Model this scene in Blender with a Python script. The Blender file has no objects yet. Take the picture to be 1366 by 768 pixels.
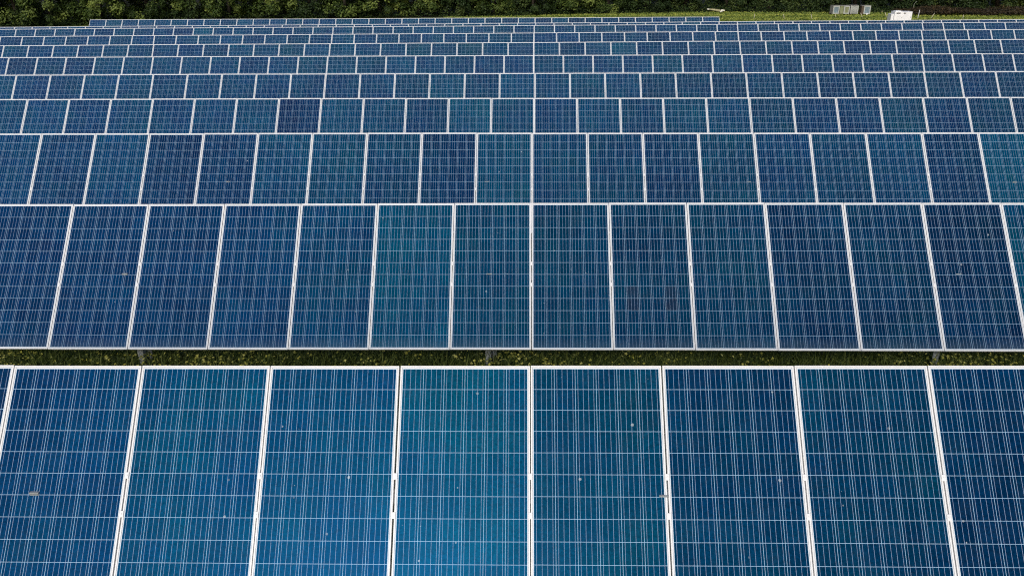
import bpy, bmesh, math, random
from mathutils import Vector, Matrix
R_ = math.radians
rnd = random.Random(11)
sc = bpy.context.scene
COL = sc.collection
Z0 = 5.2                       # camera height above the grass under the second row

# ------------------------------------------------------------------ helpers
def tag(o, label=None, cat=None, group=None, kind=None):
    if label: o['label'] = label
    if cat: o['category'] = cat
    if group: o['group'] = group
    if kind: o['kind'] = kind
    return o

def empty(name, loc=(0, 0, 0), rz=0.0):
    o = bpy.data.objects.new(name, None)
    COL.objects.link(o)
    o.location = loc
    o.rotation_euler = (0, 0, rz)
    o.empty_display_size = .2
    return o

def link_mesh(name, me, parent=None, loc=(0, 0, 0)):
    o = bpy.data.objects.new(name, me)
    COL.objects.link(o)
    o.parent = parent
    o.location = loc
    return o

def mesh_from(name, verts, faces, mat, smooth=False):
    me = bpy.data.meshes.new(name)
    me.from_pydata(verts, [], faces)
    me.materials.append(mat)
    if smooth:
        me.polygons.foreach_set('use_smooth', [True] * len(me.polygons))
    me.update()
    return me

class MB:
    """collects boxes, tubes and blobs; build() makes ONE mesh object"""
    def __init__(s): s.bm = bmesh.new()
    def box(s, c, d, m=None, bev=0.0):
        r = bmesh.ops.create_cube(s.bm, size=1.0)
        vs = r['verts']
        M = Matrix.Translation(Vector(c)) @ (m.to_4x4() if m else Matrix.Identity(4)) @ Matrix.Diagonal((d[0], d[1], d[2], 1))
        bmesh.ops.transform(s.bm, matrix=M, verts=vs)
        if bev:
            es = list({e for v in vs for e in v.link_edges})
            bmesh.ops.bevel(s.bm, geom=es, offset=bev, segments=2, affect='EDGES', profile=.6)
        return s
    def tube(s, pts, rad, seg=8, cap=True):
        pts = [Vector(p) for p in pts]
        if not isinstance(rad, (list, tuple)): rad = [rad] * len(pts)
        rings = []
        ref = Vector((0.31, 0.17, 0.93)).normalized()
        for i, p in enumerate(pts):
            t = (pts[min(i + 1, len(pts) - 1)] - pts[max(i - 1, 0)]).normalized()
            rf = ref if abs(t.dot(ref)) < .95 else Vector((1, 0, 0))
            a = t.cross(rf).normalized(); b = t.cross(a)
            rings.append([s.bm.verts.new(p + (a * math.cos(q) + b * math.sin(q)) * rad[i]) for q in [2 * math.pi * k / seg for k in range(seg)]])
        for A, B in zip(rings, rings[1:]):
            for k in range(seg):
                f = s.bm.faces.new((A[k], A[(k + 1) % seg], B[(k + 1) % seg], B[k])); f.smooth = True
        if cap:
            s.bm.faces.new(rings[0][::-1]); s.bm.faces.new(rings[-1])
        return s
    def mesh(s, name, mat):
        bmesh.ops.recalc_face_normals(s.bm, faces=s.bm.faces)
        me = bpy.data.meshes.new(name); s.bm.to_mesh(me); s.bm.free()
        me.materials.append(mat)
        return me
    def build(s, name, mat, parent=None, loc=(0, 0, 0)):
        return link_mesh(name, s.mesh(name, mat), parent, loc)

# ------------------------------------------------------------------ node helpers
def new_mat(name):
    m = bpy.data.materials.new(name); m.use_nodes = True
    nt = m.node_tree; b = nt.nodes['Principled BSDF']
    return m, nt, b

class NT:
    def __init__(s, nt): s.nt = nt
    def n(s, t, **k):
        x = s.nt.nodes.new(t)
        for a, v in k.items(): setattr(x, a, v)
        return x
    def l(s, a, b): s.nt.links.new(a, b)
    def m(s, op, a, b=None, c=None, clamp=False):
        x = s.n('ShaderNodeMath', operation=op, use_clamp=clamp)
        for i, v in enumerate((a, b, c)):
            if v is None: continue
            if isinstance(v, (int, float)): x.inputs[i].default_value = v
            else: s.l(v, x.inputs[i])
        return x.outputs[0]
    def mix(s, f, a, b, blend='MIX'):
        x = s.n('ShaderNodeMix', data_type='RGBA', blend_type=blend)
        for sock, v in ((x.inputs[0], f), (x.inputs[6], a), (x.inputs[7], b)):
            if isinstance(v, (int, float)): sock.default_value = v
            elif isinstance(v, tuple): sock.default_value = (*v[:3], 1)
            else: s.l(v, sock)
        return x.outputs[2]
    def ramp(s, f, stops):
        x = s.n('ShaderNodeValToRGB'); e = x.color_ramp.elements
        while len(e) < len(stops): e.new(.5)
        for q, (p, c) in zip(e, stops): q.position = p; q.color = (*c, 1)
        s.l(f, x.inputs[0]); return x.outputs[0]
    def noise(s, scale, vec=None, detail=4, rough=.55, w=None):
        x = s.n('ShaderNodeTexNoise'); x.inputs['Scale'].default_value = scale
        x.inputs['Detail'].default_value = detail; x.inputs['Roughness'].default_value = rough
        if vec is not None: s.l(vec, x.inputs['Vector'])
        return x.outputs[0]

def simple_mat(name, col, rough=.5, metal=0.0, var=.12, scale=3.0, spec=.5, dirt=None):
    m, nt, b = new_mat(name); N = NT(nt)
    co = N.n('ShaderNodeTexCoord').outputs['Object']
    f = N.noise(scale, co, 6)
    lo = tuple(c * (1 - var) for c in col); hi = tuple(min(1, c * (1 + var)) for c in col)
    c = N.ramp(f, [(.3, lo), (.7, hi)])
    if dirt:
        g = N.noise(scale * 2.3, co, 8, .7)
        c = N.mix(N.m('MULTIPLY', N.m('SUBTRACT', g, .52, clamp=True), 4.0, clamp=True), c, dirt)
    N.l(c, b.inputs['Base Color'])
    b.inputs['Roughness'].default_value = rough; b.inputs['Metallic'].default_value = metal
    b.inputs['Specular IOR Level'].default_value = spec
    return m

# ------------------------------------------------------------------ camera, light, sky
Rr = Vector((0.999783, 0.019527, -0.007197)); Ru = Vector((-0.001222, 0.400308, 0.91638)); Rf = Vector((-0.020776, 0.916172, -0.400246))
cd = bpy.data.cameras.new('camera'); cam = bpy.data.objects.new('camera', cd); COL.objects.link(cam)
cam.matrix_world = Matrix(((Rr.x, Ru.x, -Rf.x, 0), (Rr.y, Ru.y, -Rf.y, 0), (Rr.z, Ru.z, -Rf.z, Z0), (0, 0, 0, 1)))
cd.sensor_width = 36; cd.lens = 27.656; cd.clip_end = 3000; cd.clip_start = .05
sc.camera = cam

SUN_EL, SUN_AZ = R_(30), R_(191)          # behind the camera, through thin cloud
w = bpy.data.worlds.new('World'); sc.world = w; w.use_nodes = True
bg = w.node_tree.nodes['Background']
sky = w.node_tree.nodes.new('ShaderNodeTexSky'); sky.sky_type = 'NISHITA'; sky.sun_disc = False
sky.sun_elevation = SUN_EL; sky.sun_rotation = SUN_AZ; sky.air_density = 1.0; sky.dust_density = 3.0; sky.ozone_density = 1.0
w.node_tree.links.new(sky.outputs[0], bg.inputs[0]); bg.inputs[1].default_value = 0.10
sd = bpy.data.lights.new('sun', 'SUN'); sun = bpy.data.objects.new('sun', sd); COL.objects.link(sun)
sd.energy = 1.5; sd.angle = R_(12); sd.color = (1, .99, .975)
S = Vector((math.sin(SUN_AZ) * math.cos(SUN_EL), math.cos(SUN_AZ) * math.cos(SUN_EL), math.sin(SUN_EL)))
sun.rotation_euler = S.to_track_quat('Z', 'Y').to_euler()
sun.location = S * 60

vs = sc.view_settings
vs.view_transform = 'Standard'; vs.look = 'None'; vs.gamma = 1; vs.exposure = 0.25; vs.use_curve_mapping = False
sc.cycles.use_denoising = False
sc.cycles.pixel_filter_type = 'BLACKMAN_HARRIS'; sc.cycles.filter_width = 1.15
sc.cycles.max_bounces = 6; sc.cycles.diffuse_bounces = 3; sc.cycles.glossy_bounces = 3; sc.cycles.transmission_bounces = 4

# ------------------------------------------------------------------ materials of the panels
PITCH, PW, PL, LIP, TH = 1.012, 1.003, 1.956, .0125, .04
CX, CY, Y0 = .1605, .15875, .0255      # cell pitch across and along, first cell below the upper edge

def cell_material(name, brown=False):
    m, nt, b = new_mat(name); N = NT(nt)
    tc = N.n('ShaderNodeTexCoord'); sp = N.n('ShaderNodeSeparateXYZ'); N.l(tc.outputs['Object'], sp.inputs[0])
    oi = N.n('ShaderNodeObjectInfo')
    u = N.m('ADD', N.m('DIVIDE', sp.outputs[0], CX), 3.0)
    v = N.m('DIVIDE', N.m('SUBTRACT', N.m('MULTIPLY', sp.outputs[1], -1.0), Y0), CY)
    fu, fv = N.m('FRACT', u), N.m('FRACT', v)
    iu, iv = N.m('FLOOR', u), N.m('FLOOR', v)
    du = N.m('MULTIPLY', N.m('MINIMUM', fu, N.m('SUBTRACT', 1.0, fu)), CX)
    dv = N.m('MULTIPLY', N.m('MINIMUM', fv, N.m('SUBTRACT', 1.0, fv)), CY)
    gapu = N.m('LESS_THAN', du, .0015); gapv = N.m('LESS_THAN', dv, .0015)
    gap = N.m('MAXIMUM', gapu, gapv)
    outm = N.m('MAXIMUM', N.m('GREATER_THAN', N.m('ABSOLUTE', N.m('SUBTRACT', u, 3.0)), 3.0), N.m('GREATER_THAN', N.m('ABSOLUTE', N.m('SUBTRACT', v, 6.0)), 6.0))
    ex = N.m('SUBTRACT', (PW - 2 * LIP) / 2, N.m('ABSOLUTE', sp.outputs[0]))
    ey = N.m('SUBTRACT', (PL - 2 * LIP) / 2, N.m('ABSOLUTE', N.m('ADD', sp.outputs[1], PL / 2)))
    seal = N.m('LESS_THAN', N.m('MINIMUM', ex, ey), .0022)
    bb = N.m('LESS_THAN', N.m('MULTIPLY', N.m('ABSOLUTE', N.m('SUBTRACT', N.m('FRACT', N.m('MULTIPLY', fu, 4.0)), .5)), CX / 4), .00115)
    # one random number per cell and per module
    cv = N.n('ShaderNodeCombineXYZ'); N.l(iu, cv.inputs[0]); N.l(iv, cv.inputs[1]); N.l(N.m('MULTIPLY', oi.outputs['Random'], 91.7), cv.inputs[2])
    wn = N.n('ShaderNodeTexWhiteNoise', noise_dimensions='3D'); N.l(cv.outputs[0], wn.inputs[0])
    # module-wide slow drift of the coating, shifted by module
    ofs = N.n('ShaderNodeCombineXYZ'); N.l(N.m('MULTIPLY', oi.outputs['Random'], 37.0), ofs.inputs[0]); N.l(N.m('MULTIPLY', oi.outputs['Random'], 53.0), ofs.inputs[1])
    va = N.n('ShaderNodeVectorMath', operation='ADD'); N.l(tc.outputs['Object'], va.inputs[0]); N.l(ofs.outputs[0], va.inputs[1])
    drift = N.noise(1.3, va.outputs[0], 2)
    grain = N.n('ShaderNodeTexVoronoi'); grain.inputs['Scale'].default_value = 95; N.l(va.outputs[0], grain.inputs['Vector'])
    gsep = N.n('ShaderNodeSeparateColor'); N.l(grain.outputs['Color'], gsep.inputs[0])
    # object colour: R = hue position navy..teal, G = lightness
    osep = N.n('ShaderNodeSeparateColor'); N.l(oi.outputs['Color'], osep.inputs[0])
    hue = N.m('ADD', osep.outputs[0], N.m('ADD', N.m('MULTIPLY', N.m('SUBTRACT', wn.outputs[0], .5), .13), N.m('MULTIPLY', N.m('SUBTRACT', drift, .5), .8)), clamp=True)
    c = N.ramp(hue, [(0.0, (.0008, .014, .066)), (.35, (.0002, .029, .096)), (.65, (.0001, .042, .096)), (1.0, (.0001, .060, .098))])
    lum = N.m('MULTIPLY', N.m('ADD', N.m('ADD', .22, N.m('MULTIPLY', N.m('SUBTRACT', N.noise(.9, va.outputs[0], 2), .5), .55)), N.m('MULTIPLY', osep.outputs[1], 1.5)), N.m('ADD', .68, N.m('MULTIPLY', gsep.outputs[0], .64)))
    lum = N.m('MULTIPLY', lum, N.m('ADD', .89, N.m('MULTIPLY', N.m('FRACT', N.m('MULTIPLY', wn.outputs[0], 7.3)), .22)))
    lc = N.n('ShaderNodeCombineColor')
    for i in range(3): N.l(lum, lc.inputs[i])
    c = N.mix(1.0, c, lc.outputs[0], 'MULTIPLY')
    if brown:
        cu = N.m('MAXIMUM', N.m('COMPARE', iu, 1.0, .1), N.m('COMPARE', iu, 4.0, .1))
        cvv = N.m('MAXIMUM', N.m('COMPARE', iv, 7.0, .1), N.m('COMPARE', iv, 8.0, .1))
        c = N.mix(N.m('MULTIPLY', N.m('MULTIPLY', cu, cvv), N.m('MULTIPLY', N.noise(9, va.outputs[0], 4), .85, clamp=True)), c, (.016, .016, .026))
    c = N.mix(bb, c, (.28, .36, .53))
    c = N.mix(gap, c, (.34, .52, .70))
    c = N.mix(outm, c, (.70, .73, .77))
    c = N.mix(seal, c, (.20, .21, .22))
    # dried droplets and dust spots
    vo = N.n('ShaderNodeTexVoronoi', voronoi_dimensions='2D'); vo.inputs['Scale'].default_value = 7.5; N.l(va.outputs[0], vo.inputs['Vector'])
    vsep = N.n('ShaderNodeSeparateColor'); N.l(vo.outputs['Color'], vsep.inputs[0])
    rad = N.m('MULTIPLY', N.m('POWER', vsep.outputs[1], 3.0), .075)
    wob = N.m('MULTIPLY', N.noise(38, va.outputs[0], 4), .10)
    spot = N.m('MULTIPLY', N.m('LESS_THAN', N.m('ADD', vo.outputs['Distance'], wob), N.m('ADD', rad, .055)), N.m('GREATER_THAN', vsep.outputs[0], .95))
    c = N.mix(N.m('MULTIPLY', spot, N.m('ADD', .10, N.m('MULTIPLY', vsep.outputs[2], .35))), c, (.72, .78, .80))
    dust = N.noise(5.0, va.outputs[0], 7, .7)
    c = N.mix(N.m('MULTIPLY', N.m('SUBTRACT', dust, .48, clamp=True), .10), c, (.20, .32, .40))
    low = N.m('MULTIPLY', N.m('SUBTRACT', v, 11.1, clamp=True), N.m('MULTIPLY', N.noise(14, va.outputs[0], 5, .65), .28))      # dirt washed down to the lower edge
    c = N.mix(low, c, (.20, .27, .30))
    N.l(c, b.inputs['Base Color'])
    N.l(N.m('ADD', .20, N.m('MULTIPLY', dust, .24)), b.inputs['Roughness'])
    b.inputs['Specular IOR Level'].default_value = .20; b.inputs['Specular Tint'].default_value = (.04, .42, 1.0, 1)   # blue anti-reflection coating
    return m

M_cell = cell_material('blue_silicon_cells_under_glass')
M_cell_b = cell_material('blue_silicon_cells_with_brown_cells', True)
M_frame = simple_mat('pale_anodised_aluminium', (.73, .735, .75), .42, 0.0, .05, 2.0, .5, (.62, .61, .58))
M_clamp = simple_mat('clamp_aluminium', (.76, .76, .77), .40, 0.0, .06, 20)
M_galv = simple_mat('galvanised_steel', (.34, .37, .39), .45, .35, .22, 9, .5, (.22, .22, .2))

# ------------------------------------------------------------------ module meshes (shared by every copy)
def ring_mesh():
    mb = MB(); hx = PW / 2
    mb.box((0, -LIP / 2, -TH / 2), (PW, LIP, TH), bev=.0015)
    mb.box((0, -PL + LIP / 2, -TH / 2), (PW, LIP, TH), bev=.0015)
    for s in (-1, 1):
        mb.box((s * (hx - LIP / 2), -PL / 2, -TH / 2 - .0004), (LIP, PL - 2 * LIP, TH - .0016), bev=.0012)
    mb.box((0, -PL / 2, -.0105), (PW - 2 * LIP + .002, PL - 2 * LIP + .002, .002))      # backsheet
    mb.box((0, -.32, -.026), (.11, .10, .024), bev=.003)                                  # junction box on the back
    return mb.mesh('solar_panel', M_frame)
ME_panel = ring_mesh()
def sheet_mesh(m):
    mb = MB(); mb.box((0, -PL / 2, -.0055), (PW - 2 * LIP, PL - 2 * LIP, .005)); return mb.mesh('cell_sheet', m)
ME_sheet, ME_sheet_b = sheet_mesh(M_cell), sheet_mesh(M_cell_b)
def clamp_mesh():
    mb = MB(); mb.box((0, 0, .0022), (.030, .046, .004), bev=.001)
    mb.tube([(0, 0, .003), (0, 0, .009)], .0065, 6)
    mb.box((0, 0, -.02), (.0085, .04, .04)); return mb.mesh('clamp', M_clamp)
ME_clamp = clamp_mesh()

# ------------------------------------------------------------------ the ground heights
GY = [(-60, 0.1), (0, .1), (5, .08), (9.89, 0), (18.87, -.23), (27.9, -.38), (36.97, -.54), (45.9, -.85), (50.3, -1.0), (60, -1.1), (400, -1.3), (3000, -1.3)]
def gz(y):
    for (a, za), (b, zb) in zip(GY, GY[1:]):
        if y <= b: return za + (zb - za) * (y - a) / (b - a)
    return GY[-1][1]

# ------------------------------------------------------------------ the rows
ROWS = [  # upper edge origin, along, down-slope, first and last module in view
 ((0.015, 5.337, -2.986), (1, 5e-05, .00236), (.00184, -.64112, -.76744), -5, 3),
 ((0.038, 9.890, -3.111), (1, -5e-05, .0006), (.00043, -.646, -.76334), -7, 6),
 ((0.064, 14.375, -3.177), (1, -8e-05, -.00199), (-.00158, -.64281, -.76602), -10, 8),
 ((0.133, 18.872, -3.340), (1, .00017, -.00184), (-.0013, -.64286, -.76598), -13, 11),
 ((0.179, 23.336, -3.420), (1, -4e-05, -.00123), (-.00097, -.64285, -.76599), -16, 13),
 ((0.173, 27.891, -3.491), (1, -1e-05, -.00096), (-.00074, -.64313, -.76576), -19, 16),
 ((0.203, 32.420, -3.563), (1, 2e-05, .00079), (.00062, -.64313, -.76576), -22, 18),
 ((0.238, 36.965, -3.654), (1, -2e-05, .00144), (.00109, -.64313, -.76576), -25, 21),
 ((0.277, 41.395, -3.741), (1, 2e-05, .00118), (.00091, -.64313, -.76576), -28, 23),
 ((0.393, 45.936, -4.024), (1, -.0001, .00177), (.00129, -.64313, -.76576), -31, 26),
 ((0.386, 50.347, -4.106), (1, 4e-05, -.00115), (-.00086, -.64313, -.76576), -27, 10)]
ROW_LABEL = [
 'nearest row of large blue solar panels, in front of the grass strip',
 'second row of blue solar panels, its full lower edge above the flowery grass strip',
 'third row of blue solar panels from the front',
 'fourth row of blue solar panels, its lower part behind the third row',
 'fifth row of blue solar panels, midway up the picture between fourth and sixth',
 'sixth row of solar panels from the front, the middle one of eleven',
 'seventh row of solar panels from the front, fifth from the trees',
 'eighth row of solar panels from the front, fourth from the trees',
 'ninth row of solar panels, third from the trees, just before the thin sliver row',
 'row of solar panels nearly hidden, only a thin dark sliver under white top edges',
 'short farthest row of solar panels, both ends in view, before the trees']
# hue (0 navy .. 1 teal) and lightness of the modules one can tell apart, left-to-right sheen painted in
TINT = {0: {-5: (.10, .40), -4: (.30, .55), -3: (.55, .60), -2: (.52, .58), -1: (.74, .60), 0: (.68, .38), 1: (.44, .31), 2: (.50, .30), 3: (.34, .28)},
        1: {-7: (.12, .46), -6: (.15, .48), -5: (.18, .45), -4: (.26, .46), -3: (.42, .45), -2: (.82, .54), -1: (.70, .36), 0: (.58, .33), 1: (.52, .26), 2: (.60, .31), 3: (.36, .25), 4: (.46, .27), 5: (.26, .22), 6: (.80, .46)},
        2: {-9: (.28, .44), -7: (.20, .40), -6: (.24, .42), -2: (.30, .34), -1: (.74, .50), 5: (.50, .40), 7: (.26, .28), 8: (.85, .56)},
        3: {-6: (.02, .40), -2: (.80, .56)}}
PANEL_LABEL = {(1, 1): 'panel with four brownish cells in two pairs', (1, -2): 'brighter teal panel', (1, 6): 'brighter teal panel at the cut-off right end',
               (2, -1): 'brighter teal panel', (2, 8): 'brighter teal panel at the cut-off right end', (3, -6): 'deep navy panel'}

def basis(u, up, n): return Matrix(((u.x, up.x, n.x, 0), (u.y, up.y, n.y, 0), (u.z, up.z, n.z, 0), (0, 0, 0, 1)))

def solar_row(i, O, u, d, a, b):
    O = Vector(O) + Vector((0, 0, Z0)); u = Vector(u).normalized(); d = Vector(d)
    d = (d - u * d.dot(u)).normalized(); up = -d; n = u.cross(up)
    cy = O.y - .63
    base = Vector((O.x, cy, gz(cy)))
    root = empty('solar_array', base)
    tag(root, ROW_LABEL[i], 'solar array', 'parallel rows of tilted solar panels')
    extra = 0 if i == 10 else 2
    for k in range(a - extra, b + 1 + extra):
        B = basis(u, up, n)
        P = O + u * (PITCH * (k + .5) + rnd.gauss(0, .0008)) + up * (rnd.gauss(0, .0012) + .003 * math.sin(k * .55 + i * 1.7)) + n * (.004 * math.sin(k * .38 + i)) - base
        jit = Matrix.Rotation(rnd.gauss(0, .0010), 4, 'X') @ Matrix.Rotation(rnd.gauss(0, .0010), 4, 'Y')
        pan = bpy.data.objects.new('solar_panel', ME_panel); COL.objects.link(pan); pan.parent = root
        pan.matrix_basis = Matrix.Translation(P) @ B @ jit
        brown = (i, k) == (1, 1)
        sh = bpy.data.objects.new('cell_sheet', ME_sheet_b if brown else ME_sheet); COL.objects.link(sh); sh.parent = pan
        side = (k - (a + b) / 2) / max(1, (b - a) / 2)          # view-dependent sheen painted into the module colour: lighter left, bluer towards both ends
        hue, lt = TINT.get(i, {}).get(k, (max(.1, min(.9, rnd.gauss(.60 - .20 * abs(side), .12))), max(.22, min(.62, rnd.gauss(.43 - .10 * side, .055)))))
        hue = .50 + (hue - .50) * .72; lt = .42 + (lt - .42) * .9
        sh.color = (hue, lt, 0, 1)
        if (i, k) in PANEL_LABEL: pan['label'] = PANEL_LABEL[(i, k)]
        if i < 3:
            for t in (5.1, 6.86):
                c = bpy.data.objects.new('clamp', ME_clamp); COL.objects.link(c); c.parent = pan
                c.location = (-PITCH / 2, -(Y0 + t * CY), 0)
    # torque tube down the middle of the row, and its driven posts
    c0 = O + d * (PL / 2) - n * (TH + .056) - base
    x0, x1 = PITCH * (a - extra) - .05, PITCH * (b + 1 + extra) + .05
    Bm = basis(u, up, n).to_3x3()
    mb = MB(); mb.box(c0 + u * (x0 + x1) / 2, (x1 - x0, .11, .11), Bm, .012); mb.build('torque_tube', M_galv, root)
    first = {1: -5.2}.get(i, -4.7 * 40 + rnd.uniform(0, 4.7))
    xs = [first + 4.7 * q for q in range(-12, 60)]
    if i == 1: xs = [-9.9, -5.2, -.5, 5.42]
    for x in xs:
        xl = x - O.x
        if not (x0 + .3 < xl < x1 - .3): continue
        c = c0 + u * xl
        zb = gz(cy) - base.z - .3; zt = c.z - .075
        p = MB(); zc, h = (zb + zt) / 2, zt - zb
        p.box((xl - .036, c.y - .05, zc), (.072, .006, h)); p.box((xl, c.y, zc), (.006, .094, h)); p.box((xl + .036, c.y + .05, zc), (.072, .006, h))
        post = p.build('post', M_galv, root)
        q = MB(); q.box((xl, c.y, c.z - .0685), (.16, .15, .012), bev=.002)
        q.box((xl, c.y - .068, c.z - .005), (.07, .012, .125), bev=.002); q.box((xl, c.y + .068, c.z - .005), (.07, .012, .125), bev=.002); q.box((xl, c.y, c.z + .0795 - .012), (.07, .15, .012), bev=.002)
        q.build('bearing', M_galv, post)
    return root
for i, (O, u, d, a, b) in enumerate(ROWS): solar_row(i, O, u, d, a, b)

# ------------------------------------------------------------------ ground
def ground_material():
    m, nt, b = new_mat('meadow_grass'); N = NT(nt)
    pos = N.n('ShaderNodeNewGeometry').outputs['Position']
    big = N.noise(.22, pos, 5, .6); mid = N.noise(2.6, pos, 6, .65); fine = N.noise(26, pos, 5, .7)
    g = N.ramp(N.m('ADD', N.m('MULTIPLY', big, .55), N.m('MULTIPLY', mid, .45)), [(.34, (.035, .060, .014)), (.5, (.085, .130, .022)), (.64, (.165, .190, .040))])
    g = N.mix(N.m('MULTIPLY', N.ramp(N.noise(.9, pos, 3), [(.52, (0, 0, 0)), (.72, (1, 1, 1))]), .35), g, (.16, .12, .05))
    sc_ = N.m('ADD', .55, N.m('MULTIPLY', fine, .9))
    cc = N.n('ShaderNodeCombineColor')
    for k in range(3): N.l(sc_, cc.inputs[k])
    g = N.mix(1.0, g, cc.outputs[0], 'MULTIPLY')
    N.l(g, b.inputs['Base Color']); b.inputs['Roughness'].default_value = .95; b.inputs['Specular IOR Level'].default_value = .15
    bp = N.n('ShaderNodeBump'); bp.inputs['Strength'].default_value = .9; bp.inputs['Distance'].default_value = .08
    N.l(N.m('ADD', fine, mid), bp.inputs['Height']); N.l(bp.outputs[0], b.inputs['Normal'])
    return m
M_ground = ground_material()
gx = [-1500, -300, -120, -60, 0, 60, 120, 300, 1500]; gy = [-300, -60, 0, 5, 9.89, 18.87, 27.9, 36.97, 45.9, 50.3, 60, 100, 400, 2500]
vv = [(x, y, gz(y)) for y in gy for x in gx]; n_ = len(gx)
ff = [(r * n_ + c, r * n_ + c + 1, (r + 1) * n_ + c + 1, (r + 1) * n_ + c) for r in range(len(gy) - 1) for c in range(n_ - 1)]
tag(link_mesh('ground', mesh_from('ground', vv, ff, M_ground)), kind='structure')

# the wood's floor: dead leaves in the shade, an uneven edge against the lawn
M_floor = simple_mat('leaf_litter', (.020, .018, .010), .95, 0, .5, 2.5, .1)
EDGE = [(-120, 70), (-60, 69.6), (-47, 69.8), (-40, 71.0), (-36, 74.5), (-28, 76.2), (-14, 78), (-1, 79.3), (7, 81), (18, 82.6), (28, 80.9), (34, 80.6), (44, 80.4), (60, 80.4), (140, 83)]
def edge_y(x):
    for (a, ya), (b, yb) in zip(EDGE, EDGE[1:]):
        if x <= b: return ya + (yb - ya) * (x - a) / (b - a)
    return EDGE[-1][1]
fx = [-120 + 1.3 * k for k in range(200)]
vf = [(x, edge_y(x) + rnd.uniform(-.35, .35), gz(80) + .004 + .0) for x in fx] + [(x, 190, gz(190) + .03) for x in fx]
nf = len(fx)
tag(link_mesh('forest_floor', mesh_from('forest_floor', vf, [(k, k + 1, nf + k + 1, nf + k) for k in range(nf - 1)], M_floor)), kind='structure')

# ------------------------------------------------------------------ leaf material and leaf scatter
def leaf_material(name, c_lo, c_mid, c_hi, trans=.25, scale=1.1):
    m, nt, b = new_mat(name); N = NT(nt)
    pos = N.n('ShaderNodeNewGeometry'); oi = N.n('ShaderNodeObjectInfo')
    at = N.n('ShaderNodeAttribute'); at.attribute_name = 'tone'
    f = N.m('ADD', N.m('MULTIPLY', at.outputs['Fac'], .62), N.m('MULTIPLY', N.noise(scale, pos.outputs['Position'], 3), .38))
    f = N.m('ADD', f, N.m('MULTIPLY', N.m('SUBTRACT', oi.outputs['Random'], .5), .16), clamp=True)
    c = N.ramp(f, [(.12, c_lo), (.5, c_mid), (.88, c_hi)])
    N.l(c, b.inputs['Base Color']); b.inputs['Roughness'].default_value = .55; b.inputs['Specular IOR Level'].default_value = .25
    tr = N.n('ShaderNodeBsdfTranslucent'); N.l(c, tr.inputs[0])
    mx = N.n('ShaderNodeMixShader'); mx.inputs[0].default_value = trans
    N.l(b.outputs[0], mx.inputs[1]); N.l(tr.outputs[0], mx.inputs[2]); N.l(mx.outputs[0], nt.nodes['Material Output'].inputs[0])
    return m
M_leaf = leaf_material('fresh_broad_leaves', (.012, .026, .005), (.055, .092, .018), (.21, .265, .058))
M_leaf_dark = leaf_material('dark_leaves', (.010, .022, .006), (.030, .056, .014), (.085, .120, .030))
M_bark = simple_mat('bark', (.030, .026, .020), .9, 0, .4, 6, .1)

class Leaves:
    def __init__(s): s.v, s.f, s.t = [], [], []
    def leaf(s, p, nrm, size, tone, r, aspect=.62, bend=.25):
        t = nrm.cross(Vector((r.gauss(0, 1), r.gauss(0, 1), r.gauss(0, 1))))
        if t.length < 1e-4: t = Vector((1, 0, 0))
        t.normalize(); bt = nrm.cross(t).normalized(); k = len(s.v)
        L, Wd = size, size * aspect * .5
        s.v += [tuple(p - t * L * .5), tuple(p + bt * Wd + nrm * bend * Wd), tuple(p + t * L * .5 - nrm * L * .12), tuple(p - bt * Wd + nrm * bend * Wd)]
        s.f.append((k, k + 1, k + 2, k + 3)); s.t.append(tone)
    def mesh(s, name, mat):
        me = mesh_from(name, s.v, s.f, mat)
        a = me.attributes.new('tone', 'FLOAT', 'FACE'); a.data.foreach_set('value', s.t)
        return me

def crown_mesh(seed, mat, H, rad, low, n_cl, n_lf, lsize):
    r = random.Random(seed); L = Leaves()
    for c in range(n_cl):
        # clumps ride on the outside of an uneven envelope; more of them low down, where the picture looks
        zz = low + (H - low) * r.random() ** 1.35
        tz = (zz - low) / (H - low)
        env = rad * (.62 + .55 * math.sin(math.pi * min(1, .22 + tz * .78)) ) * (1 - .45 * tz ** 3)
        an = r.uniform(0, 2 * math.pi); rr = env * r.uniform(.45, 1.05) * (1 + .18 * math.sin(3 * an + seed))
        C = Vector((math.cos(an) * rr, math.sin(an) * rr, zz)); cr = r.uniform(.28, .75)
        tone = min(1, max(0, r.gauss(.44, .30)))
        out = Vector((C.x, C.y, .4 * rad)).normalized()
        for q in range(n_lf):
            dv = Vector((r.gauss(0, 1), r.gauss(0, 1), r.gauss(0, .8))).normalized()
            p = C + dv * cr * r.random() ** .45
            nn = (dv * .7 + out * .4 + Vector((0, 0, .75)) + Vector((r.gauss(0, .45), r.gauss(0, .45), r.gauss(0, .3)))).normalized()
            L.leaf(p, nn, lsize * r.uniform(.65, 1.4), min(1, max(0, tone + r.gauss(0, .13))), r)
    return L.mesh('crown', mat)

def trunk_mesh(seed, H, r0):
    r = random.Random(seed); mb = MB(); pts, rad = [], []
    x = y = 0
    for k in range(7):
        t = k / 6; pts.append((x, y, -.2 + t * H * .85)); rad.append(r0 * (1.25 - 1.1 * t) + .02)
        x += r.gauss(0, .12); y += r.gauss(0, .12)
    mb.tube(pts, rad, 9)
    for k in range(9):
        t = r.uniform(.12, .8); j = int(t * 6); P = Vector(pts[j]).lerp(Vector(pts[j + 1]), t * 6 - j); an = r.uniform(0, 6.28); ln = r.uniform(1.0, 2.2)
        e = P + Vector((math.cos(an) * ln, math.sin(an) * ln, ln * r.uniform(.2, .8)))
        mb.tube([P, P.lerp(e, .5) + Vector((0, 0, .15)), e], [r0 * .35, r0 * .22, r0 * .06], 6)
    return mb.mesh('trunk', M_bark)

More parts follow.
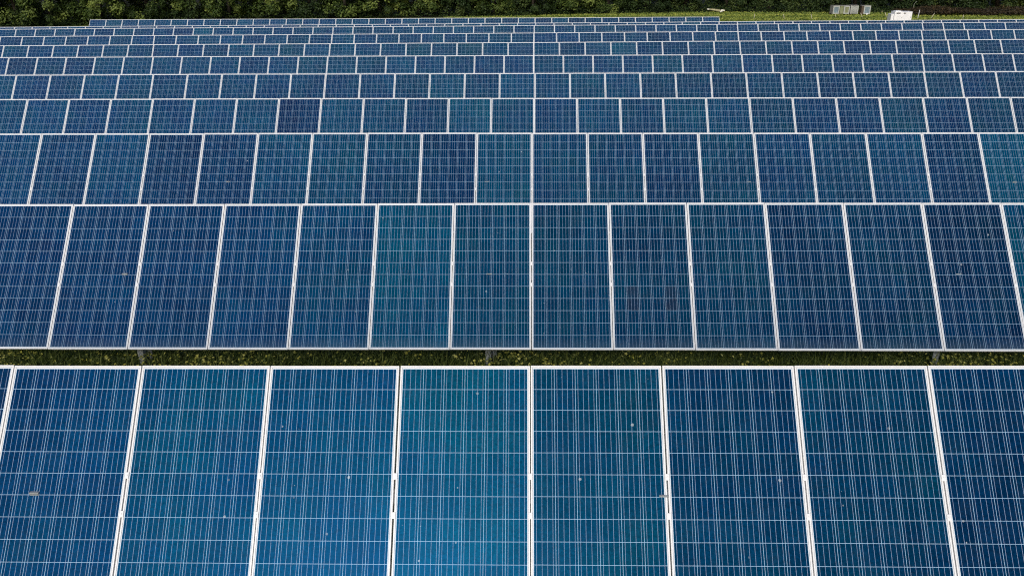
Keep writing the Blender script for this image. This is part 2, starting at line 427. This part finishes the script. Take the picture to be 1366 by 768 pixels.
CROWNS = [crown_mesh(s, M_leaf, H, ra, lo, 120, 120, .23) for s, H, ra, lo in ((1, 7.5, 2.3, .45), (2, 8.5, 2.6, .35), (3, 6.5, 2.1, .5), (4, 9.0, 2.5, .6))]
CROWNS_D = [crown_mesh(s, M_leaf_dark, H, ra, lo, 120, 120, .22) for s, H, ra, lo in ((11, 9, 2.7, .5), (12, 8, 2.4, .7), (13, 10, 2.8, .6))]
TRUNKS = [trunk_mesh(s, 8, .16) for s in (1, 2, 3)]

def tree(x, y, dark, k, s, rz, label):
    root = empty('dark_tree' if dark else 'broadleaf_tree', (x, y, gz(y)), rz); root.scale = (s, s, s)
    tag(root, label, 'tree', 'trees along the edge of the wood')
    link_mesh('crown', (CROWNS_D if dark else CROWNS)[k % (3 if dark else 4)], root)
    link_mesh('trunk', TRUNKS[k % 3], root)

TREES = [  # x, set-back from the wood's edge, dark, size, label
 (-53.5, 2.0, 1, 1.0, None), 
 (-48.6, 1.5, 1, 1.0, 'dark green tree at the left edge, behind the thin sliver row'),
 (-45.2, 2.1, 0, .95, 'light green bushy tree left of the farthest row, second from the left edge'),
 (-41.9, 1.3, 0, .95, 'yellowish green tree just left of where the farthest row begins'),
 (-38.6, 1.4, 0, 1.0, 'bright leafy tree right behind the left end of the farthest row'),
 (-35.0, 1.6, 0, .9, 'green tree behind the farthest row, second from its left end'),
 (-31.6, 2.2, 1, 1.0, 'darker tree between bright ones behind the left part of the farthest row'),
 (-28.2, 1.4, 0, .95, 'mid green tree behind the farthest row, fourth from its left end'),
 (-24.6, 1.7, 0, .95, 'rounded green tree behind the left third of the farthest row'),
 (-21.0, 2.3, 1, .95, 'dark gap-like tree next to the rounded green one behind the farthest row'),
 (-17.6, 1.5, 0, 1.0, 'leafy green tree left of the middle of the farthest row'),
 (-14.2, 1.6, 0, .9, 'mid green tree with low branches just left of the middle of the treeline'),
 (-10.6, 1.8, 0, .95, 'green tree behind the middle of the farthest row'),
 (-7.0, 2.3, 1, 1.0, 'dark tree in the middle of the treeline, left of the central panel seam'),
 (-3.3, 1.8, 0, .9, 'light tipped tree behind the central panel seam'),
 (0.6, 2.5, 1, 1.0, 'dark tree just right of the central panel seam'),
 (4.2, 1.8, 0, .9, 'olive green tree where the strip of lawn starts to show'),
 (8.0, 1.9, 0, .9, 'green tree above the right third of the farthest row'),
 (11.8, 2.4, 1, 1.0, 'dark tree above the right third of the farthest row'),
 (15.6, 2.4, 1, .95, 'dark tree left of the pale fallen log'),
 (20.0, 2.6, 1, 1.0, 'dark tree right of the pale fallen log'),
 (24.2, 2.7, 1, 1.0, 'dark tree between the fallen log and the pale crates'),
 (28.2, 3.2, 1, 1.0, 'dark tree behind the left pair of pale crates'),
 (32.6, 3.2, 1, 1.0, 'dark tree behind the single pale crate'),
 (37.0, 2.6, 1, 1.0, 'dark tree behind the white electrical cabinet'),
 (41.6, 2.6, 1, 1.0, 'dark tree behind the left half of the brown bracken'),
 (46.2, 2.6, 1, 1.0, 'dark tree behind the right half of the brown bracken'),
 (50.2, 2.6, 0, .95, 'greener tree at the right edge above the bracken'),
 (55.0, 2.6, 1, 1.0, None)]
for k, (x, dy, dk, s, lb) in enumerate(TREES):
    if lb is None: lb = 'dark tree just outside the %s end of the treeline' % ('left' if x < 0 else 'right')
    tree(x, edge_y(x) + dy, dk, k, s * rnd.uniform(.95, 1.06), rnd.uniform(0, 6.28), lb)

# the wood behind them reads as one mass
def woodland():
    r = random.Random(5); L = Leaves()
    for c in range(1500):
        x = r.uniform(-75, 75); y = edge_y(x) + r.uniform(4.8, 11); z = gz(y) + r.random() ** 1.2 * 8.5
        tone = r.random()
        for q in range(26):
            p = Vector((x + r.gauss(0, .75), y + r.gauss(0, .6), max(gz(y) + .05, z + r.gauss(0, .6))))
            L.leaf(p, Vector((r.gauss(0, .6), -.4 + r.gauss(0, .5), .8)).normalized(), r.uniform(.25, .5), min(1, max(0, tone + r.gauss(0, .12))), r)
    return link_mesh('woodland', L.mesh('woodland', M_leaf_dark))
tag(woodland(), 'dark deep wood behind the first trees of the treeline', 'woodland', kind='stuff')

# low shaded plants at the foot of the trees
def undergrowth():
    r = random.Random(8); L = Leaves()
    for c in range(2300):
        x = r.uniform(-60, 60); y = edge_y(x) + r.uniform(-.1, 2.6); h = r.uniform(.1, .75) * (1.15 if x < 20 else .8)
        tone = r.gauss(.42, .25)
        for q in range(14):
            p = Vector((x + r.gauss(0, .22), y + r.gauss(0, .22), gz(y) + h * r.random()))
            L.leaf(p, Vector((r.gauss(0, .5), -.25 + r.gauss(0, .4), .9)).normalized(), r.uniform(.1, .24), min(1, max(0, tone + r.gauss(0, .12))), r)
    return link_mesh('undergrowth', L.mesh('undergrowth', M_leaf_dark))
tag(undergrowth(), 'dark low plants along the foot of the treeline', 'undergrowth', kind='stuff')

# brown bracken at the right
M_brk = leaf_material('dead_bracken', (.008, .008, .005), (.034, .025, .011), (.095, .060, .026), .15, 1.2)
def bracken():
    r = random.Random(21); L = Leaves()
    for c in range(1700):
        x = r.uniform(35.2, 62); y = r.uniform(76.9 - (x - 36) * .15, 80.8); m = .5 + .5 * math.sin(x * 1.3 + 2 * math.sin(y * .8)) * math.sin(x * .53 + y * 1.1)
        if r.random() > .25 + .75 * m: continue
        h = r.uniform(.08, .30) + .42 * m * r.random()
        an0 = r.uniform(0, 6.28); tone = r.gauss(.25 + .4 * m, .22)
        for q in range(5):
            an = an0 + q * 1.26 + r.gauss(0, .3); ln = r.uniform(.35, .7)
            for t in (.25, .45, .65, .85, 1.0):
                p = Vector((x + math.cos(an) * ln * t, y + math.sin(an) * ln * t, gz(y) + h * math.sin(t * 2.2) * 1.05 + .03))
                L.leaf(p, Vector((math.cos(an) * .4 + r.gauss(0, .35), math.sin(an) * .4 - .2 + r.gauss(0, .3), .8)).normalized(), r.uniform(.12, .26), min(1, max(0, tone + r.gauss(0, .15))), r, .5)
    return link_mesh('bracken', L.mesh('bracken', M_brk))
tag(bracken(), 'reddish brown bracken between the lawn and the right-hand trees', 'bracken', kind='stuff')

# ------------------------------------------------------------------ grass of the strip between the first two rows, its flowers, and the lawn
M_blade = leaf_material('meadow_blades', (.030, .046, .010), (.095, .125, .026), (.22, .24, .06), .25, 3.0)
M_flower = leaf_material('yellow_petals', (.20, .22, .04), (.42, .40, .07), (.66, .64, .24), .15, 6)
CL = [(.0 + -7.2, .35), (-6.85, .25), (-5.75, .22), (-4.7, .45), (-4.2, .5), (-3.4, .35), (-.75, .22), (.15, .4), (-.2, .3), (1.7, .3), (5.25, .35), (5.65, .3), (6.2, .35), (2.9, .25), (-2.0, .3)]
def strip_grass():
    r = random.Random(31); L = Leaves()
    for c in range(34000):
        x = r.uniform(-9.5, 9.5); y = r.uniform(8.6, 10.7); h = abs(r.gauss(.07, .04))
        patch = .5 + .5 * math.sin(x * 2.3 + 1.4 * math.sin(y * 5)) * math.sin(x * .9 + 2)
        tone = min(1, max(0, r.gauss(.28 + .3 * patch, .2)))
        if r.random() < .45:       # a blade
            k = len(L.v); an = r.uniform(0, 6.28); le = Vector((math.cos(an), math.sin(an), 0)); w_ = Vector((-le.y, le.x, 0)) * r.uniform(.003, .007)
            P = Vector((x, y, gz(y))); hh = h * 1.9 + .03; T = P + le * hh * .7 + Vector((0, 0, hh)); Mi = P + le * hh * .2 + Vector((0, 0, hh * .62))
            L.v += [tuple(P - w_), tuple(P + w_), tuple(Mi + w_), tuple(Mi - w_), tuple(T)]
            L.f += [(k, k + 1, k + 2, k + 3), (k + 3, k + 2, k + 4)]; L.t += [tone, tone]
        else:
            L.leaf(Vector((x, y, gz(y) + h)), Vector((r.gauss(0, .5), -.2 + r.gauss(0, .5), .8)).normalized(), r.uniform(.022, .06), tone, r, .75)
    return link_mesh('meadow_grass', L.mesh('meadow_grass', M_blade))
tag(strip_grass(), 'dark green meadow grass and weeds in the strip between the first two rows', 'grass', kind='stuff')
def flowers():
    r = random.Random(32); L = Leaves()
    def one(x, y):
        z = gz(y) + r.uniform(.07, .17); s = r.uniform(.010, .028); tone = r.random()
        nrm = Vector((r.gauss(0, .35), -.35 + r.gauss(0, .3), .8)).normalized(); t = nrm.cross(Vector((0, 1, .3))).normalized(); b = nrm.cross(t); k = len(L.v)
        P = Vector((x, y, z))
        L.v += [tuple(P)] + [tuple(P + (t * math.cos(a) + b * math.sin(a)) * s * (1 if j % 2 else .55) + nrm * s * .3) for j, a in enumerate([q * math.pi / 5 for q in range(10)])]
        for j in range(10): L.f.append((k, k + 1 + j, k + 1 + (j + 1) % 10)); L.t.append(tone)
    for cx, sg in CL:
        for q in range(int(150 * sg / .3)): one(cx + r.gauss(0, sg), r.uniform(8.8, 10.4))
    for q in range(150): one(r.uniform(-9, 9), r.uniform(8.8, 10.4))
    return link_mesh('yellow_flowers', L.mesh('yellow_flowers', M_flower))
tag(flowers(), 'small yellow flowers dotted in patches through the grass strip', 'flowers', kind='stuff')
M_lawn = leaf_material('lawn_blades', (.085, .130, .022), (.20, .255, .042), (.38, .40, .08), .25, .8)
def lawn():
    r = random.Random(33); L = Leaves()
    for c in range(26000):
        x = r.uniform(-8, 56); y = r.uniform(66, edge_y(x) + .4)
        tone = min(1, max(0, r.gauss(.45 + .3 * math.sin(y * 1.5 + .15 * x + math.sin(x * .7)), .2))); k = len(L.v)
        an = r.uniform(-.6, .6); h = r.uniform(.03, .10); w_ = r.uniform(.03, .08); P = Vector((x, y, gz(y)))
        dx = Vector((math.cos(an), math.sin(an), 0)) * w_; T = P + Vector((r.gauss(0, .05), r.gauss(.02, .06), h))
        L.v += [tuple(P - dx), tuple(P + dx), tuple(T + dx * .4), tuple(T - dx * .4)]; L.f.append((k, k + 1, k + 2, k + 3)); L.t.append(tone)
    return link_mesh('lawn_grass', L.mesh('lawn_grass', M_lawn))
tag(lawn(), 'yellow green lawn between the solar rows and the trees', 'lawn', kind='stuff')

# ------------------------------------------------------------------ things on the lawn
M_white = simple_mat('white_painted_steel', (.78, .78, .80), .45, 0, .05, 3, .5, (.6, .6, .58))
M_black = simple_mat('black_vent', (.02, .022, .024), .7)
M_pale = simple_mat('pale_weathered_frame', (.40, .42, .39), .7, 0, .12, 7, .3, (.33, .33, .28))
M_slat = simple_mat('grey_slats', (.22, .215, .20), .75, 0, .2, 8, .3)
M_olive = simple_mat('olive_side', (.20, .22, .12), .8, 0, .2, 5, .2)
M_brown = simple_mat('brown_side', (.09, .07, .05), .8, 0, .2, 5, .2)
M_blue = simple_mat('bluish_panel', (.16, .22, .25), .4, 0, .3, 5, .5)
M_stake = simple_mat('pale_stake_wood', (.52, .48, .36), .8, 0, .15, 9, .2)
M_log = simple_mat('pale_barkless_wood', (.36, .33, .20), .8, 0, .25, 5, .2)
M_twig = simple_mat('grey_twig_bark', (.22, .24, .20), .85, 0, .2, 9, .2)
M_end = simple_mat('white_torn_wood', (.74, .72, .62), .8, 0, .1, 8, .2)

# white electrical cabinet
g0 = gz(71)
cab = empty('electrical_cabinet', (31.4, 70.9, g0), R_(-3)); tag(cab, 'white electrical cabinet with stepped top and dark vents on the lawn', 'electrical cabinet')
mb = MB(); mb.box((.13, 0, .45), (1.44, .9, .82), bev=.02); mb.build('body', M_white, cab)
mb = MB(); mb.box((-.71, .04, .35), (.22, .8, .64), bev=.02); mb.build('side_box', M_white, cab)
mb = MB(); mb.box((-.26, -.05, .89), (.44, .6, .07), bev=.012); mb.build('raised_lid', M_white, cab)
mb = MB(); mb.box((.0, 0, .02), (1.8, 1.0, .04), bev=.008); mb.build('plinth', M_slat, cab)
for x, w_ in ((-.28, .32), (.24, .20)):
    v = MB(); v.box((x, -.453, .74), (w_, .012, .085), bev=.004); vt = v.build('vent', M_black, cab)
    v = MB()
    for q in range(2): v.box((x, -.461, .725 + q * .03), (w_ - .03, .01, .006))
    v.build('louvre', M_black, vt)
for x in (-.23, .49):
    d_ = MB(); d_.box((x, -.4535, .36), (.66, .008, .52), bev=.003); dd = d_.build('door', M_white, cab)
    h = MB(); h.box((x + .27, -.4645, .4), (.025, .014, .10), bev=.003); h.build('handle', M_slat, dd)
bx = empty('lamp_box', (32.6, 71.6, gz(71.6))); tag(bx, 'small white box on a post beside the right side of the white cabinet', 'box')
mb = MB(); mb.box((0, 0, .52), (.14, .12, .12), bev=.012); mb.build('housing', M_white, bx)
mb = MB(); mb.tube([(0, 0, -.1), (0, 0, .46)], .018, 8); mb.build('pole', M_slat, bx)
bg_ = MB(); bg_.box((0, 0, .08), (.5, .3, .15), bev=.03); 
tag(bg_.build('white_slab', M_white, None, (32.6, 70.4, gz(70.4))), 'low white slab on the lawn at the right foot of the cabinet', 'slab')

# four pale crates
def crate(x, y, w_, h, dpt, rz, side_w, side_mat, label, slats=False, panel=M_blue):
    r = empty('pallet_crate', (x, y, gz(y)), rz); tag(r, label, 'crate', 'pale crates under the trees')
    for sx in (-1, 1):
        for sy in (-1, 1):
            mb = MB(); mb.box((sx * (w_ / 2 - .05), sy * (dpt / 2 - .05), .05), (.09, .09, .10)); mb.build('foot', M_brown, r)
    mb = MB(); mb.box((0, .02, .1 + (h - .1) / 2), (w_ - .03, dpt - .06, h - .1), bev=.01); mb.build('body', side_mat, r)
    f0, f1 = -w_ / 2 + side_w, w_ / 2; fw = f1 - f0; fx_ = (f0 + f1) / 2; yf = -dpt / 2
    if slats:
        s = MB(); nS = 7; hh = (h - .12) / nS
        for q in range(nS): s.box((fx_, yf, .11 + hh * (q + .45)), (fw, .035, hh * .68), bev=.004)
        for q in (-1, 1): s.box((fx_ + q * (fw / 2 - .03), yf - .028, .1 + (h - .1) / 2), (.05, .02, h - .1))
        s.build('slatted_front', M_pale, r)
    else:
        s = MB(); t = .09
        s.box((fx_, yf, h - t / 2 - .005), (fw, .06, t), bev=.005); s.box((fx_, yf, .1 + t / 2), (fw, .06, t), bev=.005)
        for q in (-1, 1): s.box((fx_ + q * (fw / 2 - t / 2), yf, .1 + (h - .1) / 2), (t, .056, h - .1 - 2 * t))
        fr = s.build('front_frame', M_pale, r)
        s = MB(); s.box((fx_, yf + .016, .1 + (h - .1) / 2), (fw - 2 * t, .02, h - .1 - 2 * t)); s.build('front_panel', panel, r)
    s = MB(); s.box((0, 0, h + .012), (w_ + .02, dpt, .03), bev=.006); s.build('lid', M_slat, r)
crate(28.70, 78.7, .60, .80, .7, .10, .0, M_slat, 'leftmost pale crate, bluish panel in a pale frame, under the dark trees')
crate(29.50, 78.65, .90, .80, .7, .05, .36, M_olive, 'pale crate with an olive side, second from the left', panel=M_olive)
crate(30.42, 78.65, .70, .82, .7, -.06, .0, M_slat, 'pale crate with horizontal slats, third from the left', True)
crate(31.36, 78.3, .80, .82, .7, -.04, .20, M_brown, 'single pale crate standing apart on the right with a brown side', panel=M_blue)
bk = MB(); bk.tube([(0, 0, 0), (0, 0, .16)], [.07, .09], 12)
tag(bk.build('white_bucket', M_white, None, (31.4, 77.75, gz(77.75))), 'small white bucket in front of the single crate on the right', 'bucket')

# pale fallen log
lg = empty('fallen_log', (18.35, 82.0, gz(82)), R_(-6)); tag(lg, 'pale fallen log with white torn ends at the edge of the dark trees', 'log')
mb = MB(); mb.tube([(-.62, 0, .30), (-.2, .03, .26), (.2, -.02, .20), (.5, 0, .15)], [.06, .09, .11, .12], 10); mb.build('stem', M_log, lg)
mb = MB(); mb.tube([(.49, 0, .15), (.62, .02, .18), (.74, 0, .24)], [.115, .12, .05], 8); mb.tube([(.5, -.06, .12), (.44, -.14, .03)], [.1, .05], 7); mb.tube([(.66, 0, .2), (.88, -.03, .19)], [.07, .05], 7); mb.build('torn_end', M_end, lg)
mb = MB(); mb.tube([(-.6, 0, .30), (-.76, -.01, .31), (-.86, 0, .32)], [.055, .065, .03], 8); mb.build('broken_tip', M_end, lg)
sg = MB(); sg.tube([(-.2, 0, .09), (.05, .02, .10), (.22, 0, .08)], [.05, .075, .05], 9)
tag(sg.build('wood_chunk', M_log, None, (34.1, 80.7, gz(80.7))), 'short tan chunk of wood between the crates and the white cabinet', 'wood chunk')

# stakes on the lawn, leaning each its own way
STK = [(14.9 + 5.2, 74.4, .42, .10, 'leaning pale stake on the lawn, leftmost, nearest the end of the farthest row'),
       (22.75, 74.2, .40, -.28, 'pale stake on the lawn, second from the left, leaning left'),
       (25.05, 73.7, .42, -.35, 'pale stake on the lawn, third from the left'),
       (27.75, 75.4, .36, -.45, 'pale leaning stake on the lawn in front of the leftmost crates'),
       (30.05, 75.2, .38, -.6, 'pale leaning stake on the lawn in front of the single crate'),
       (32.15, 75.1, .42, -.5, 'pale leaning stake just left of the white cabinet'),
       (34.45, 74.1, .72, .08, 'tallest white stake, upright, right of the white cabinet'),
       (35.6, 74.1, .42, .6, 'pale stake leaning right in front of the left end of the bracken'),
       (38.1, 73.5, .30, .05, 'short pale stake in front of the middle of the bracken')]
for x, y, h, ln, lb in STK:
    r = empty('stake', (x, y, gz(y))); tag(r, lb, 'stake', 'stakes along the lawn')
    mb = MB(); mb.tube([(0, 0, -.08), (ln * h * .5, 0, h * .5), (ln * h, .02, h)], [.024, .022, .018], 7); mb.build('shaft', M_white if h > .6 else M_stake, r)
    mb = MB(); mb.tube([(ln * h, .02, h), (ln * h + .004, .02, h + .035)], [.026, .02], 7); mb.build('cap', M_stake, r)

# pale bent branch sticking out of the dark wood
br = MB(); br.tube([(-.05, 0, -.05), (-.12, 0, .5), (-.10, 0, .75), (-.02, 0, .92), (.12, 0, 1.02)], [.016, .018, .026, .026, .016], 7)
tag(br.build('bent_branch', M_twig, None, (37.0, 80.6, gz(80.6))), 'pale bent branch standing up before the dark wood right of the cabinet', 'branch')
